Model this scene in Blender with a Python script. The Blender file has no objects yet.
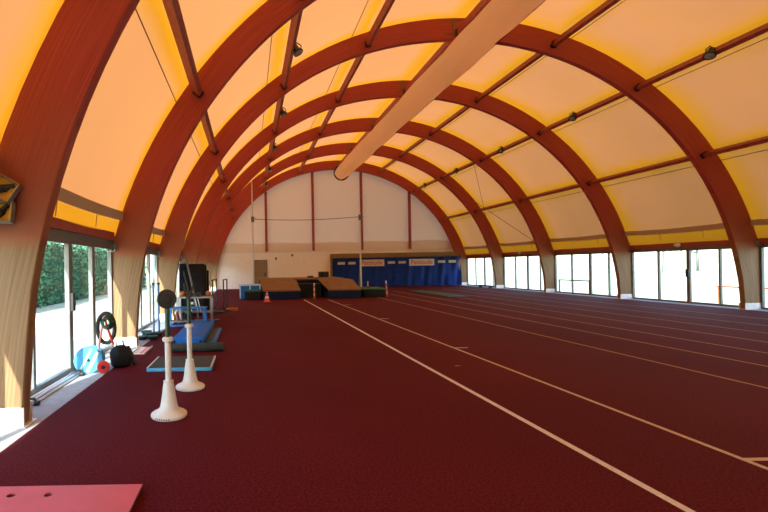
import bpy, math, random
from math import sin, cos, pi, radians, sqrt, atan2
from mathutils import Vector, Matrix
random.seed(7)
S = bpy.context.scene
C = S.collection

# ------------------------------------------------------------------ camera, sky, sun, exposure
F_PX = 450.0
cd = bpy.data.cameras.new('camera'); cam = bpy.data.objects.new('camera', cd); C.objects.link(cam)
cd.sensor_width = 36.0; cd.lens = F_PX/768*36.0
cd.shift_x = (384-248.1)/768; cd.shift_y = (267.0-256)/768
cd.clip_start = 0.05; cd.clip_end = 500
ROLL = radians(1.04)
cam.location = (0, 0, 1.6)
cam.rotation_euler = (Matrix.Rotation(ROLL, 3, 'Y') @ Matrix.Rotation(pi/2, 3, 'X')).to_euler()
S.camera = cam

SUN_DIR = Vector((0.25, 1.0, -0.59)).normalized()
w = bpy.data.worlds.new('world'); S.world = w; w.use_nodes = True
wn = w.node_tree.nodes; wl = w.node_tree.links
sky = wn.new('ShaderNodeTexSky'); sky.sky_type = 'NISHITA'; sky.sun_disc = False
sky.sun_elevation = radians(30); sky.sun_rotation = radians(194); sky.air_density = 1.0; sky.dust_density = 1.2
wl.new(sky.outputs[0], wn['Background'].inputs[0]); wn['Background'].inputs[1].default_value = 0.21
sl = bpy.data.lights.new('sun', 'SUN'); sl.energy = 5.0; sl.angle = radians(0.6); sl.color = (1.0, 0.93, 0.82)
sun = bpy.data.objects.new('sun', sl); C.objects.link(sun)
sun.rotation_euler = SUN_DIR.to_track_quat('-Z', 'Y').to_euler(); sun.location = (-8, -20, 20)

S.view_settings.view_transform = 'Standard'; S.view_settings.look = 'None'
S.view_settings.gamma = 1.0; S.view_settings.use_curve_mapping = False
S.view_settings.exposure = 2.2
S.cycles.max_bounces = 10; S.cycles.diffuse_bounces = 6; S.cycles.transparent_max_bounces = 16
S.cycles.use_denoising = True

# ------------------------------------------------------------------ materials
def nodes(name):
    m = bpy.data.materials.new(name); m.use_nodes = True
    nt = m.node_tree; return m, nt, nt.nodes['Principled BSDF'], nt.nodes, nt.links
def setc(b, col, rough=0.6, metal=0.0, spec=0.5):
    b.inputs['Base Color'].default_value = (*col, 1); b.inputs['Roughness'].default_value = rough
    b.inputs['Metallic'].default_value = metal; b.inputs['Specular IOR Level'].default_value = spec
def mat(name, col, rough=0.6, metal=0.0, spec=0.5, var=0.12, scale=14, bump=0.0):
    """plain material whose colour wanders a little with a noise"""
    m, nt, b, n, l = nodes(name); setc(b, col, rough, metal, spec)
    tc = n.new('ShaderNodeTexCoord'); nz = n.new('ShaderNodeTexNoise'); nz.inputs['Scale'].default_value = scale
    nz.inputs['Detail'].default_value = 4
    rp = n.new('ShaderNodeValToRGB'); l.new(tc.outputs['Object'], nz.inputs['Vector']); l.new(nz.outputs[0], rp.inputs[0])
    rp.color_ramp.elements[0].position = .3; rp.color_ramp.elements[1].position = .7
    rp.color_ramp.elements[0].color = (*[c*(1-var) for c in col], 1); rp.color_ramp.elements[1].color = (*[min(1, c*(1+var)) for c in col], 1)
    l.new(rp.outputs[0], b.inputs['Base Color'])
    if bump:
        bp = n.new('ShaderNodeBump'); bp.inputs['Strength'].default_value = bump; bp.inputs['Distance'].default_value = .01
        l.new(nz.outputs[0], bp.inputs['Height']); l.new(bp.outputs[0], b.inputs['Normal'])
    return m

def mat_floor():
    m, nt, b, n, l = nodes('track rubber'); setc(b, (.1, .012, .018), .85, 0, .09)
    tc = n.new('ShaderNodeTexCoord')
    big = n.new('ShaderNodeTexNoise'); big.inputs['Scale'].default_value = .35; big.inputs['Detail'].default_value = 3
    gr = n.new('ShaderNodeTexNoise'); gr.inputs['Scale'].default_value = 55; gr.inputs['Detail'].default_value = 3
    for q in (big, gr): l.new(tc.outputs['Object'], q.inputs['Vector'])
    r1 = n.new('ShaderNodeValToRGB'); l.new(big.outputs[0], r1.inputs[0])
    r1.color_ramp.elements[0].position = .35; r1.color_ramp.elements[1].position = .7
    r1.color_ramp.elements[0].color = (.084, .0058, .0140, 1); r1.color_ramp.elements[1].color = (.104, .0090, .0165, 1)
    r2 = n.new('ShaderNodeValToRGB'); l.new(gr.outputs[0], r2.inputs[0])
    r2.color_ramp.elements[0].position = .35; r2.color_ramp.elements[1].position = .68
    r2.color_ramp.elements[0].color = (.55, .5, .5, 1); r2.color_ramp.elements[1].color = (1.35, 1.5, 1.5, 1)
    mx = n.new('ShaderNodeMix'); mx.data_type = 'RGBA'; mx.blend_type = 'MULTIPLY'; mx.inputs[0].default_value = 1
    l.new(r1.outputs[0], mx.inputs[6]); l.new(r2.outputs[0], mx.inputs[7]); l.new(mx.outputs[2], b.inputs['Base Color'])
    bp = n.new('ShaderNodeBump'); bp.inputs['Strength'].default_value = .35; bp.inputs['Distance'].default_value = .004
    l.new(gr.outputs[0], bp.inputs['Height']); l.new(bp.outputs[0], b.inputs['Normal'])
    return m

def mat_glulam():
    """red stain down to about 1.9 m, bare weathered timber below; laminations follow the curve"""
    m, nt, b, n, l = nodes('glulam'); setc(b, (.2, .03, .02), .55, 0, .35)
    tc = n.new('ShaderNodeTexCoord'); sp = n.new('ShaderNodeSeparateXYZ'); l.new(tc.outputs['Object'], sp.inputs[0])
    ln = n.new('ShaderNodeVectorMath'); ln.operation = 'LENGTH'
    cb = n.new('ShaderNodeCombineXYZ'); l.new(sp.outputs[0], cb.inputs[0])
    ad = n.new('ShaderNodeMath'); ad.operation = 'ADD'; ad.inputs[1].default_value = .45; l.new(sp.outputs[2], ad.inputs[0]); l.new(ad.outputs[0], cb.inputs[2])
    l.new(cb.outputs[0], ln.inputs[0])
    at = n.new('ShaderNodeMath'); at.operation = 'ARCTAN2'; l.new(ad.outputs[0], at.inputs[0]); l.new(sp.outputs[0], at.inputs[1])
    pv = n.new('ShaderNodeCombineXYZ'); 
    k1 = n.new('ShaderNodeMath'); k1.operation = 'MULTIPLY'; k1.inputs[1].default_value = 30; l.new(ln.outputs['Value'], k1.inputs[0])
    k2 = n.new('ShaderNodeMath'); k2.operation = 'MULTIPLY'; k2.inputs[1].default_value = 6; l.new(at.outputs[0], k2.inputs[0])
    l.new(k1.outputs[0], pv.inputs[0]); l.new(k2.outputs[0], pv.inputs[1]); 
    k3 = n.new('ShaderNodeMath'); k3.operation = 'MULTIPLY'; k3.inputs[1].default_value = 9; l.new(sp.outputs[1], k3.inputs[0]); l.new(k3.outputs[0], pv.inputs[2])
    nz = n.new('ShaderNodeTexNoise'); nz.inputs['Scale'].default_value = 1.4; nz.inputs['Detail'].default_value = 6; l.new(pv.outputs[0], nz.inputs['Vector'])
    red = n.new('ShaderNodeValToRGB'); l.new(nz.outputs[0], red.inputs[0])
    red.color_ramp.elements[0].position = .3; red.color_ramp.elements[1].position = .75
    red.color_ramp.elements[0].color = (.29, .035, .031, 1); red.color_ramp.elements[1].color = (.45, .074, .060, 1)
    bare = n.new('ShaderNodeValToRGB'); l.new(nz.outputs[0], bare.inputs[0])
    bare.color_ramp.elements[0].position = .3; bare.color_ramp.elements[1].position = .75
    bare.color_ramp.elements[0].color = (.17, .092, .040, 1); bare.color_ramp.elements[1].color = (.31, .195, .098, 1)
    # ragged edge of the stain
    w1 = n.new('ShaderNodeMath'); w1.operation = 'MULTIPLY_ADD'; w1.inputs[1].default_value = -.22; w1.inputs[2].default_value = .11; l.new(nz.outputs[0], w1.inputs[0])
    z2 = n.new('ShaderNodeMath'); z2.operation = 'ADD'; l.new(sp.outputs[2], z2.inputs[0]); l.new(w1.outputs[0], z2.inputs[1])
    mr = n.new('ShaderNodeMapRange'); mr.inputs[1].default_value = 1.80; mr.inputs[2].default_value = 1.95; l.new(z2.outputs[0], mr.inputs[0])
    mx = n.new('ShaderNodeMix'); mx.data_type = 'RGBA'; l.new(mr.outputs[0], mx.inputs[0]); l.new(bare.outputs[0], mx.inputs[6]); l.new(red.outputs[0], mx.inputs[7])
    fd = n.new('ShaderNodeMapRange'); fd.inputs[1].default_value = 1.9; fd.inputs[2].default_value = 3.6; l.new(z2.outputs[0], fd.inputs[0])
    fm = n.new('ShaderNodeMix'); fm.data_type = 'RGBA'; fm.inputs[6].default_value = (.30, .095, .045, 1); l.new(fd.outputs[0], fm.inputs[0]); l.new(red.outputs[0], fm.inputs[7]); l.new(fm.outputs[2], mx.inputs[7])
    # thin lamination joints
    wv = n.new('ShaderNodeMath'); wv.operation = 'FRACT'
    k4 = n.new('ShaderNodeMath'); k4.operation = 'MULTIPLY'; k4.inputs[1].default_value = 22; l.new(ln.outputs['Value'], k4.inputs[0]); l.new(k4.outputs[0], wv.inputs[0])
    lt = n.new('ShaderNodeMath'); lt.operation = 'LESS_THAN'; lt.inputs[1].default_value = .07; l.new(wv.outputs[0], lt.inputs[0])
    m2 = n.new('ShaderNodeMix'); m2.data_type = 'RGBA'; m2.blend_type = 'MULTIPLY'; m2.inputs[7].default_value = (.8, .76, .74, 1)
    l.new(lt.outputs[0], m2.inputs[0]); l.new(mx.outputs[2], m2.inputs[6]); l.new(m2.outputs[2], b.inputs['Base Color'])
    return m

def mat_cloth(name, col_t, col_r, attr=None, col_t2=None, col_r2=None, frac=.5):
    """thin cloth: part of the light passes through, part is thrown back"""
    m, nt, b, n, l = nodes(name); out = n['Material Output']; n.remove(b)
    tr = n.new('ShaderNodeBsdfTranslucent'); df = n.new('ShaderNodeBsdfDiffuse'); ad = n.new('ShaderNodeAddShader')
    tr.inputs[0].default_value = (*col_t, 1); df.inputs[0].default_value = (*col_r, 1)
    tc = n.new('ShaderNodeTexCoord'); nz = n.new('ShaderNodeTexNoise'); nz.inputs['Scale'].default_value = .9; nz.inputs['Detail'].default_value = 5
    l.new(tc.outputs['Object'], nz.inputs['Vector'])
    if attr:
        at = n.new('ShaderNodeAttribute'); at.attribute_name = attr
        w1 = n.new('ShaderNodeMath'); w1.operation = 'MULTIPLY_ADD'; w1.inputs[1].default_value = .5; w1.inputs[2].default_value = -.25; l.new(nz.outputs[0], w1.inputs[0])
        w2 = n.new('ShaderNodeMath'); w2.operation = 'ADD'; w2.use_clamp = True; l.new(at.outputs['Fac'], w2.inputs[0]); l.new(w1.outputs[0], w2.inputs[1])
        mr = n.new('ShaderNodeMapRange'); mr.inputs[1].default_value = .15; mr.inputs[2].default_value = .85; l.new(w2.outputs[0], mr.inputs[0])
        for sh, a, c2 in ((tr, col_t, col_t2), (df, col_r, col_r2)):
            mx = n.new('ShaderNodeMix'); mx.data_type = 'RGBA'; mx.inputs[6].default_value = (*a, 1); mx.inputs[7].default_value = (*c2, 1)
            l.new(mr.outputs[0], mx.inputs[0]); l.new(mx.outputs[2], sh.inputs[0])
    bp = n.new('ShaderNodeBump'); bp.inputs['Strength'].default_value = .25; bp.inputs['Distance'].default_value = .06
    l.new(nz.outputs[0], bp.inputs['Height'])
    for sh in (tr, df): l.new(bp.outputs[0], sh.inputs['Normal'])
    l.new(tr.outputs[0], ad.inputs[0]); l.new(df.outputs[0], ad.inputs[1]); l.new(ad.outputs[0], out.inputs[0])
    return m

def mat_glass():
    m, nt, b, n, l = nodes('window glass'); out = n['Material Output']; n.remove(b)
    t = n.new('ShaderNodeBsdfTransparent'); t.inputs[0].default_value = (.93, .97, .97, 1)
    g = n.new('ShaderNodeBsdfGlossy'); g.inputs['Roughness'].default_value = .01
    lw = n.new('ShaderNodeLayerWeight'); pw = n.new('ShaderNodeMath'); pw.operation = 'POWER'; pw.inputs[1].default_value = 5; l.new(lw.outputs['Facing'], pw.inputs[0])
    fr = n.new('ShaderNodeMath'); fr.operation = 'MULTIPLY_ADD'; fr.inputs[1].default_value = .55; fr.inputs[2].default_value = .03; l.new(pw.outputs[0], fr.inputs[0])
    mx = n.new('ShaderNodeMixShader'); l.new(fr.outputs[0], mx.inputs[0]); l.new(t.outputs[0], mx.inputs[1]); l.new(g.outputs[0], mx.inputs[2])
    l.new(mx.outputs[0], out.inputs[0]); return m

M = dict(
    floor=mat_floor(), glulam=mat_glulam(), glass=mat_glass(),
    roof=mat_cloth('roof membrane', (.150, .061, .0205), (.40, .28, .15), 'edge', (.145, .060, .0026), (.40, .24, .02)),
    duct=mat_cloth('duct cloth', (.72, .60, .50), (.26, .24, .20)),
    hem=mat_cloth('hem webbing', (.085, .050, .028), (.50, .38, .27)), iron=mat('brown iron', (.16, .10, .07), .6),
    endcloth=mat_cloth('end wall fabric', (.060, .045, .034), (.76, .70, .63)), rearcloth=mat('rear fabric', (.55, .47, .40), .85),
    whitewall=mat('white painted wall', (.90, .88, .86), .7, var=.03, scale=4),
    redwood=mat('red stained timber', (.32, .056, .038), .55, var=.25, scale=9),
    steel=mat('galvanised steel', (.30, .34, .38), .42, .6, var=.1),
    shoe=mat('zinc plate', (.72, .74, .76), .5, .25, var=.1),
    alu=mat('window aluminium', (.15, .165, .17), .45, .3, var=.05),
    alubright=mat('bright aluminium', (.75, .77, .80), .3, .85, var=.05),
    black=mat('black plastic', (.012, .012, .014), .5),
    blackpad=mat('black vinyl', (.008, .009, .014), .55, 0, .2, var=.3, bump=.2),
    concrete=mat('concrete sill', (.36, .42, .46), .8, var=.12, scale=8, bump=.1),
    white=mat('white enamel', (.62, .64, .66), .4, var=.05),
    offwhite=mat('white line paint', (.60, .62, .70), .7, var=.15, scale=40),
    cream=mat('cream line paint', (.50, .42, .36), .7, var=.2, scale=40),
    yellow=mat('yellow line paint', (.40, .22, .085), .7, var=.25, scale=40),
    greenpole=mat('green painted steel', (.012, .055, .035), .35, .2),
    blue=mat('blue vinyl', (.008, .13, .50), .55, 0, .2, var=.15),
    lightblue=mat('light blue plastic', (.07, .38, .70), .45, var=.1),
    paleblue=mat('pale blue plastic', (.50, .70, .84), .45, var=.1),
    bluesteel=mat('blue painted steel', (.015, .16, .48), .4, .1),
    darkgreen=mat('dark green mat', (.022, .034, .030), .75, var=.25, bump=.2),
    teal=mat('teal mat', (.012, .075, .075), .7, var=.2),
    green=mat('green cover', (.012, .11, .055), .65, var=.2),
    navy=mat('navy tarpaulin', (.004, .012, .045), .6, 0, .15, var=.4, scale=6, bump=.6),
    tan=mat('tan cover', (.175, .095, .042), .7, var=.15, scale=3, bump=.2),
    curtain=mat('blue curtain', (.002, .027, .20), .65, 0, .2, var=.25, scale=3),
    olive=mat('ochre timber', (.22, .135, .035), .6, var=.15),
    door=mat('door paint', (.27, .20, .10), .5, var=.08),
    pink=mat('coral board', (.56, .11, .17), .55, var=.06, scale=5),
    red=mat('red plastic', (.55, .03, .025), .45),
    cone=mat('cone plastic', (.80, .10, .035), .5),
    textred=mat('sign red', (.42, .10, .08), .6),
    sign=mat('sign white', (.62, .55, .47), .6, var=.03),
    label=mat('paper label', (.50, .50, .48), .6, var=.03),
    orange=mat('orange leather', (.40, .13, .03), .6),
    ochre=mat('yellow plastic', (.75, .48, .05), .5),
    hedge=mat('hedge leaf', (.06, .20, .11), .6, var=.5, scale=1.5),
    hedgecore=mat('hedge core', (.02, .07, .035), .9, var=.3),
    palefol=mat('pale foliage', (.10, .17, .13), .8, var=.3, scale=1),
    bark=mat('pale bark', (.14, .14, .13), .9, var=.2),
    grass=mat('dry grass', (.40, .45, .33), .95, var=.28, scale=.6),
    shed=mat('shed cladding', (.10, .16, .19), .6, var=.03),
    lens=mat('lamp lens', (.40, .42, .44), .15, .3),
    ribbon=mat('pink webbing', (.70, .25, .28), .6),
)

# ------------------------------------------------------------------ mesh helpers
class MB:
    def __init__(s): s.v = []; s.f = []; s.sm = []
    def add(s, vs, fs, smooth=False):
        o = len(s.v); s.v += [tuple(p) for p in vs]; s.f += [tuple(i+o for i in q) for q in fs]; s.sm += [smooth]*len(fs); return s
    def box(s, x0, x1, y0, y1, z0, z1, mtx=None, b=0.0):
        c = [Vector((x, y, z)) for z in (z0, z1) for y in (y0, y1) for x in (x0, x1)]
        if mtx is not None: c = [mtx @ p for p in c]
        return s.add(c, [(0, 2, 3, 1), (4, 5, 7, 6), (0, 1, 5, 4), (2, 6, 7, 3), (0, 4, 6, 2), (1, 3, 7, 5)])
    def rbox(s, x0, x1, y0, y1, z0, z1, r=.02, mtx=None, seg=3):
        """box with rounded vertical edges and softened top/bottom rim"""
        def ring(z, ins):
            rr = max(r-ins, .001); P = []
            for cx, cy, a0 in ((x1-r, y1-r, 0), (x0+r, y1-r, 90), (x0+r, y0+r, 180), (x1-r, y0+r, 270)):
                for k in range(seg+1):
                    a = radians(a0+90*k/seg); P.append(Vector((cx+rr*cos(a), cy+rr*sin(a), z)))
            return P
        R = []
        for t in (0, .5, 1): a = t*pi/2; R.append(ring(z0+r*(1-sin(a)), r*(1-cos(pi/2-a)) if False else r*(1-sin(a))))
        for t in (0, .5, 1): a = t*pi/2; R.append(ring(z1-r*(1-cos(a)) if False else z1-r*(1-sin(a)), r*(1-cos(a))))
        R = [ring(z0, r*.7), ring(z0+r*.3, r*.25), ring(z0+r, 0), ring(z1-r, 0), ring(z1-r*.3, r*.25), ring(z1, r*.7)]
        n = len(R[0]); vs = [p for q in R for p in q]
        if mtx is not None: vs = [mtx @ p for p in vs]
        fs = [(i*n+j, i*n+(j+1) % n, (i+1)*n+(j+1) % n, (i+1)*n+j) for i in range(len(R)-1) for j in range(n)]
        fs += [tuple(range(n-1, -1, -1)), tuple(range((len(R)-1)*n, len(R)*n))]
        return s.add(vs, fs, True)
    def tube(s, pts, r, n=10, caps=True, closed=False):
        pts = [Vector(p) for p in pts]; R = []; m = len(pts)
        rad = r if isinstance(r, (list, tuple)) else [r]*m
        up = None
        for i, p in enumerate(pts):
            a = pts[i-1] if (i > 0 or closed) else p; b = pts[(i+1) % m] if (i < m-1 or closed) else p
            t = (b-a).normalized()
            if up is None: up = t.orthogonal().normalized()
            up = (up - t*up.dot(t)).normalized(); q = t.cross(up)
            R += [p+(up*cos(2*pi*k/n)+q*sin(2*pi*k/n))*rad[i] for k in range(n)]
        fs = [(i*n+k, i*n+(k+1) % n, ((i+1) % m)*n+(k+1) % n, ((i+1) % m)*n+k) for i in range(m if closed else m-1) for k in range(n)]
        s.add(R, fs, True)
        if caps and not closed:
            o = len(s.v)-len(R); s.f += [tuple(o+k for k in range(n-1, -1, -1)), tuple(o+(m-1)*n+k for k in range(n))]; s.sm += [False, False]
        return s
    def lathe(s, prof, n=24, mtx=None, caps=True):
        vs = [Vector((r*cos(2*pi*k/n), r*sin(2*pi*k/n), z)) for r, z in prof for k in range(n)]
        if mtx is not None: vs = [mtx @ p for p in vs]
        m = len(prof); o = len(s.v)
        s.add(vs, [(i*n+k, i*n+(k+1) % n, (i+1)*n+(k+1) % n, (i+1)*n+k) for i in range(m-1) for k in range(n)], True)
        if caps: s.f += [tuple(o+k for k in range(n-1, -1, -1)), tuple(o+(m-1)*n+k for k in range(n))]; s.sm += [False, False]
        return s
    def disc(s, c, axis, r, h, n=28, hole=0):
        """thick disc centred at c, axis direction, with softened rim"""
        q = Vector(axis).normalized().to_track_quat('Z', 'Y').to_matrix().to_4x4(); q.translation = Vector(c)
        e = min(h*.3, r*.15)
        return s.lathe([(r-e, -h/2), (r, -h/2+e), (r, h/2-e), (r-e, h/2)], n, q)
    def build(s, name, m, parent=None, loc=None, angle=True):
        me = bpy.data.meshes.new(name); 
        L = Vector(loc) if loc is not None else Vector((0, 0, 0))
        me.from_pydata([Vector(p)-L for p in s.v], [], s.f)
        me.polygons.foreach_set('use_smooth', s.sm)
        me.materials.append(m); me.update()
        if angle:
            try: me.set_sharp_from_angle(angle=radians(38))
            except Exception: pass
        o = bpy.data.objects.new(name, me); C.objects.link(o)
        if parent is not None: o.parent = parent
        elif loc is not None: o.location = L
        return o
def tag(o, label=None, cat=None, group=None, kind=None):
    if label: o['label'] = label
    if cat: o['category'] = cat
    if group: o['group'] = group
    if kind: o['kind'] = kind
    return o
def thing(name, label, cat, loc=(0, 0, 0), rz=0, group=None):
    o = bpy.data.objects.new(name, None); C.objects.link(o); o.location = loc; o.rotation_euler = (0, 0, rz)
    o.empty_display_size = .1
    return tag(o, label, cat, group)
def struct(o): o['kind'] = 'structure'; return o
def copy_tree(o, loc=None, rz=None, label=None, group=None):
    c = o.copy(); C.objects.link(c)
    if loc is not None: c.location = loc
    if rz is not None: c.rotation_euler = (0, 0, rz)
    if label: c['label'] = label
    if group: c['group'] = group
    for ch in list(o.children):
        d = ch.copy(); C.objects.link(d); d.parent = c
        for g in list(ch.children):
            e = g.copy(); C.objects.link(e); e.parent = d
    return c
def part(mb, name, m, parent, label=None):
    o = mb.build(name, M[m], parent)
    if label: o['label'] = label
    return o
def rotz(a): return Matrix.Rotation(a, 4, 'Z')

# ------------------------------------------------------------------ hall dimensions (metres)
XC = 6.52                                   # middle of the hall
XL, XR = -2.84, 15.88                       # window planes
RO, ZO = 9.65, -.45                         # outer edge of the arches
RI, ZI = 8.87, -.25                         # inner edge
YA = [4.66*k-.047 for k in range(0, 8)]     # near face of each arch (index 1..7 are built)
TH = .16
YB, YE = -5.2, 33.02                        # rear and far ends

# floor -------------------------------------------------------------
fl = struct(MB().box(-2.22, 15.36, YB, YE, -.12, 0).build('floor', M['floor']))
def line(x, y0, y1, wd, m, x2=None):
    x2 = x if x2 is None else x2
    o = MB().add([(x-wd/2, y0, .003), (x+wd/2, y0, .003), (x2+wd/2, y1, .003), (x2-wd/2, y1, .003)], [(0, 1, 2, 3)]).build('lane_line', M[m], fl); return o
line(2.78, 1.5, 21.3, .062, 'offwhite', 2.62); line(3.92, 1.5, 21.3, .05, 'cream', 3.74)
for x, y1 in ((6.33, 27), (7.60, 27), (8.66, 27), (9.78, 27), (10.95, 27.5), (12.15, 28), (13.45, 28)):
    line(x, 2, y1, .05, 'yellow')
for y in (3.57, 8.5, 13.3, 18.2):
    MB().box(3.88, 4.12, y-.025, y+.025, .0005, .0035).build('lane_tick', M['cream'], fl)
MB().box(3.2, 3.28, 7.0, 7.03, .0005, .0025).build('lane_tick', M['yellow'], fl)
struct(MB().box(-3.05, -2.22, YB, YE, -.12, .004).build('trim_1', M['concrete']))
struct(MB().box(15.36, 16.10, YB, YE, -.12, .004).build('trim_2', M['concrete']))
g = struct(MB().box(-90, -3.05, -40, 140, -.3, -.06).box(16.10, 130, -40, 140, -.3, -.06).box(-3.05, 16.1, YE+.3, 140, -.3, -.06).box(-3.05, 16.1, -40, YB-.3, -.3, -.06).build('ground', M['grass']))

# roof membrane ------------------------------------------------------
def ang(x, z): return atan2(z-ZO, x-XC)
PUR = [(-1.02, 5.24), (1.15, 7.25), (3.79, 8.53), (6.62, 8.83), (9.60, 8.37), (12.24, 7.05), (14.21, 4.84)]
PA = sorted(ang(*p) for p in PUR)
RM = 9.70
A_LO = math.asin((2.18-ZO)/RM)
def roof():
    stops = [A_LO] + PA + [pi-A_LO]
    angs = []
    for i in range(len(stops)-1):
        a, b = stops[i], stops[i+1]
        angs += [(a+(b-a)*t, a, b) for t in (0, .03, .07, .12, .19, .30, .45, .6, .75, .84, .90, .95)]
    angs.append((stops[-1], stops[-2], stops[-1]))
    ys = []
    ends = [YB-.0, YA[0]] + YA[1:7] + [YE-.05]
    ends = [YB, YA[0]+.08] + [y+.08 for y in YA[1:]]
    for i in range(len(ends)-1):
        a, b = ends[i], ends[i+1]
        ys += [(a+(b-a)*t, a, b) for t in (0, .03, .055, .085, .13, .2, .35, .5, .65, .8, .87, .915, .945, .97)]
    ys.append((YE-.02, ends[-2], ends[-1]))
    vs = []; at = []; nA = len(angs)
    for yi, (y, ya, yb) in enumerate(ys):
        for ai, (a, lo, hi) in enumerate(angs):
            ty = min(1, max(0, (y-ya)/(yb-ya))); ta = (a-lo)/(hi-lo)
            dy = min(y-ya, yb-y); da = min(a-lo, hi-a)*RM
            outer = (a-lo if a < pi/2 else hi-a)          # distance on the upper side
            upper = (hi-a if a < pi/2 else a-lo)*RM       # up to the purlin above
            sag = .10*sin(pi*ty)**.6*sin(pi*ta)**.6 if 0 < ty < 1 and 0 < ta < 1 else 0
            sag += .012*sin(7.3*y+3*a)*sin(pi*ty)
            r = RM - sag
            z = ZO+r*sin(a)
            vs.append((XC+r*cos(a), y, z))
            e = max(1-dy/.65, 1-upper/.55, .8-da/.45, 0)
            if a < pi/2: e = max(1-dy/1.1, 1-upper/.8, .9-da/.6, .16)  # right slope yellower: golden tone of its shaded side painted into the cloth colour
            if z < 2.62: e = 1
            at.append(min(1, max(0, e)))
    fs = [(i*nA+j, i*nA+j+1, (i+1)*nA+j+1, (i+1)*nA+j) for i in range(len(ys)-1) for j in range(nA-1)]
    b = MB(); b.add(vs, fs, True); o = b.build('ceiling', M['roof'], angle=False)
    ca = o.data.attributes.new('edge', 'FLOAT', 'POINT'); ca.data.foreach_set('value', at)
    return struct(o)
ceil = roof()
def hem_band(side, ya, yb):
    """grey webbing hem at the foot of the lining, sagging a little between the arches"""
    b = MB(); n = 14; vs = []
    for i in range(n+1):
        t = i/n; y = ya+(yb-ya)*t; sg = -.05*sin(pi*t)
        for r, z in ((9.60, 2.60), (9.63, 2.78)):
            vs.append((XC+side*sqrt(r*r-(z-ZO)**2), y, z+sg))
        for r, z in ((9.615, 2.78), (9.585, 2.60)):
            vs.append((XC+side*sqrt(r*r-(z-ZO)**2)-side*.0, y, z+sg))
    for i in range(n):
        for k in range(4): b.f.append((i*4+k, i*4+(k+1) % 4, (i+1)*4+(k+1) % 4, (i+1)*4+k)); b.sm.append(False)
    b.v = vs
    # tie-down straps
    for t in (.3, .66):
        y = ya+(yb-ya)*t; x = XC+side*sqrt(9.59**2-3.03**2)
        b.tube([(x, y, 2.57), (x+side*.02, y+.01, 2.45), (x+side*.03, y, 2.34)], .009, 5)
    return b.build('hem_band', M['hem'], ceil)
for k in range(0, 7):
    for sd in (-1, 1): hem_band(sd, YA[k]+TH+.0, YA[k+1]-.0)
for i, a in enumerate(PA):
    a2 = a-.045 if a < pi/2 else a+.045
    if i == 3: continue
    MB().tube([(XC+9.61*cos(a2), YB+.1, ZO+9.61*sin(a2)), (XC+9.61*cos(a2), YA[7], ZO+9.61*sin(a2))], .010, 5).build('seam_cord', M['iron'], ceil)
# eave beams over the windows (red timber), one run per side
for nm, x, z0, z1 in (('trim_3', XL+.03, 2.205, 2.36), ('trim_4', XR-.03, 2.03, 2.20)):
    b = MB()
    ys = [YB]+YA[0:]+[]
    for i in range(len(ys)-1):
        y0 = ys[i]+(TH if i > 0 else 0); b.box(x-.07, x+.07, y0+.005, ys[i+1]-.005, z0, z1)
    struct(b.build(nm, M['redwood']))
# casing between glass and beam, and the overhanging eave outside
struct(MB().box(XL-.06, XL+.05, YB, YA[7], 2.075, 2.20).build('trim_5', M['alu']))
struct(MB().box(XR-.05, XR+.06, YB, YA[7], 1.965, 2.03).build('trim_6', M['alu']))
struct(MB().box(-3.06, -2.92, YB, YE, 2.05, 2.20).build('trim_7', M['iron']))
struct(MB().box(15.96, 16.10, YB, YE, 2.03, 2.20).build('trim_8', M['iron']))

# windows (sliding glass doors), one per bay and side ------------------
def window(idx, x, y0, y1, ztop, mull, inward, transom=None, handle=False):
    """mull: list of (y, width). inward = +1 when the hall is towards +x"""
    root = thing('window_%d' % idx, None, None, (x, y0, 0)); struct(root)
    L = y1-y0; b = MB()
    b.box(-.04, .04, 0, L, .004, .07); b.box(-.04, .04, 0, L, ztop-.06, ztop)
    b.box(-.04, .04, 0, .06, .07, ztop-.06); b.box(-.04, .04, L-.06, L, .07, ztop-.06)
    for y, wd in mull: b.box(-.035, .035, y-y0-wd/2, y-y0+wd/2, .07, ztop-.06)
    if transom:
        ya, yb, z = transom; b.box(-.034, .034, ya-y0, yb-y0, z-.03, z+.03)
        b.box(-.034, .034, ya-y0+.02, ya-y0+.07, .07, z); b.box(-.034, .034, yb-y0-.07, yb-y0-.02, .07, z)
    fr = b.build('window_frame', M['alu'], root)
    ed = [.06]+[q for y, wd in mull for q in (y-y0-wd/2, y-y0+wd/2)]+[L-.06]
    for i in range(0, len(ed), 2):
        MB().box(-.004, .004, ed[i], ed[i+1], .07, ztop-.06).build('window_pane', M['glass'], root)
    if handle:
        yc = mull[len(mull)//2][0]-y0
        h = MB(); s_ = inward
        h.box(min(s_*.035, s_*.085), max(s_*.035, s_*.085), yc-.05, yc+.05, .96, 1.24)
        h.tube([(s_*.05, yc, 1.03), (s_*.10, yc, 1.05), (s_*.10, yc, 1.13), (s_*.05, yc, 1.15)], .012, 8)
        h.build('door_handle', M['black'], root)
    return root
wi = 1
for k in range(0, 7):
    y0, y1 = YA[k]+TH, YA[k+1]
    ms = lambda wc: [(YA[k]+1.20, .06), (YA[k]+2.28, wc), (YA[k]+3.46, .07)]
    window(wi, XL, y0, y1, 2.075, [(YA[k]+1.26, .07), (YA[k]+2.50, .14), (YA[k]+3.56, .14)], 1, None, k == 1); wi += 1
    tr = (20.90, 23.02, .66) if k == 4 else None
    window(wi, XR, y0, y1, 1.965, ms(.12), -1, tr, k == 3); wi += 1
for x in (XL, XR):
    window(wi, x, YB, YA[0], 2.0, [(-3.2, .08), (-1.6, .08)], 1); wi += 1

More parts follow.
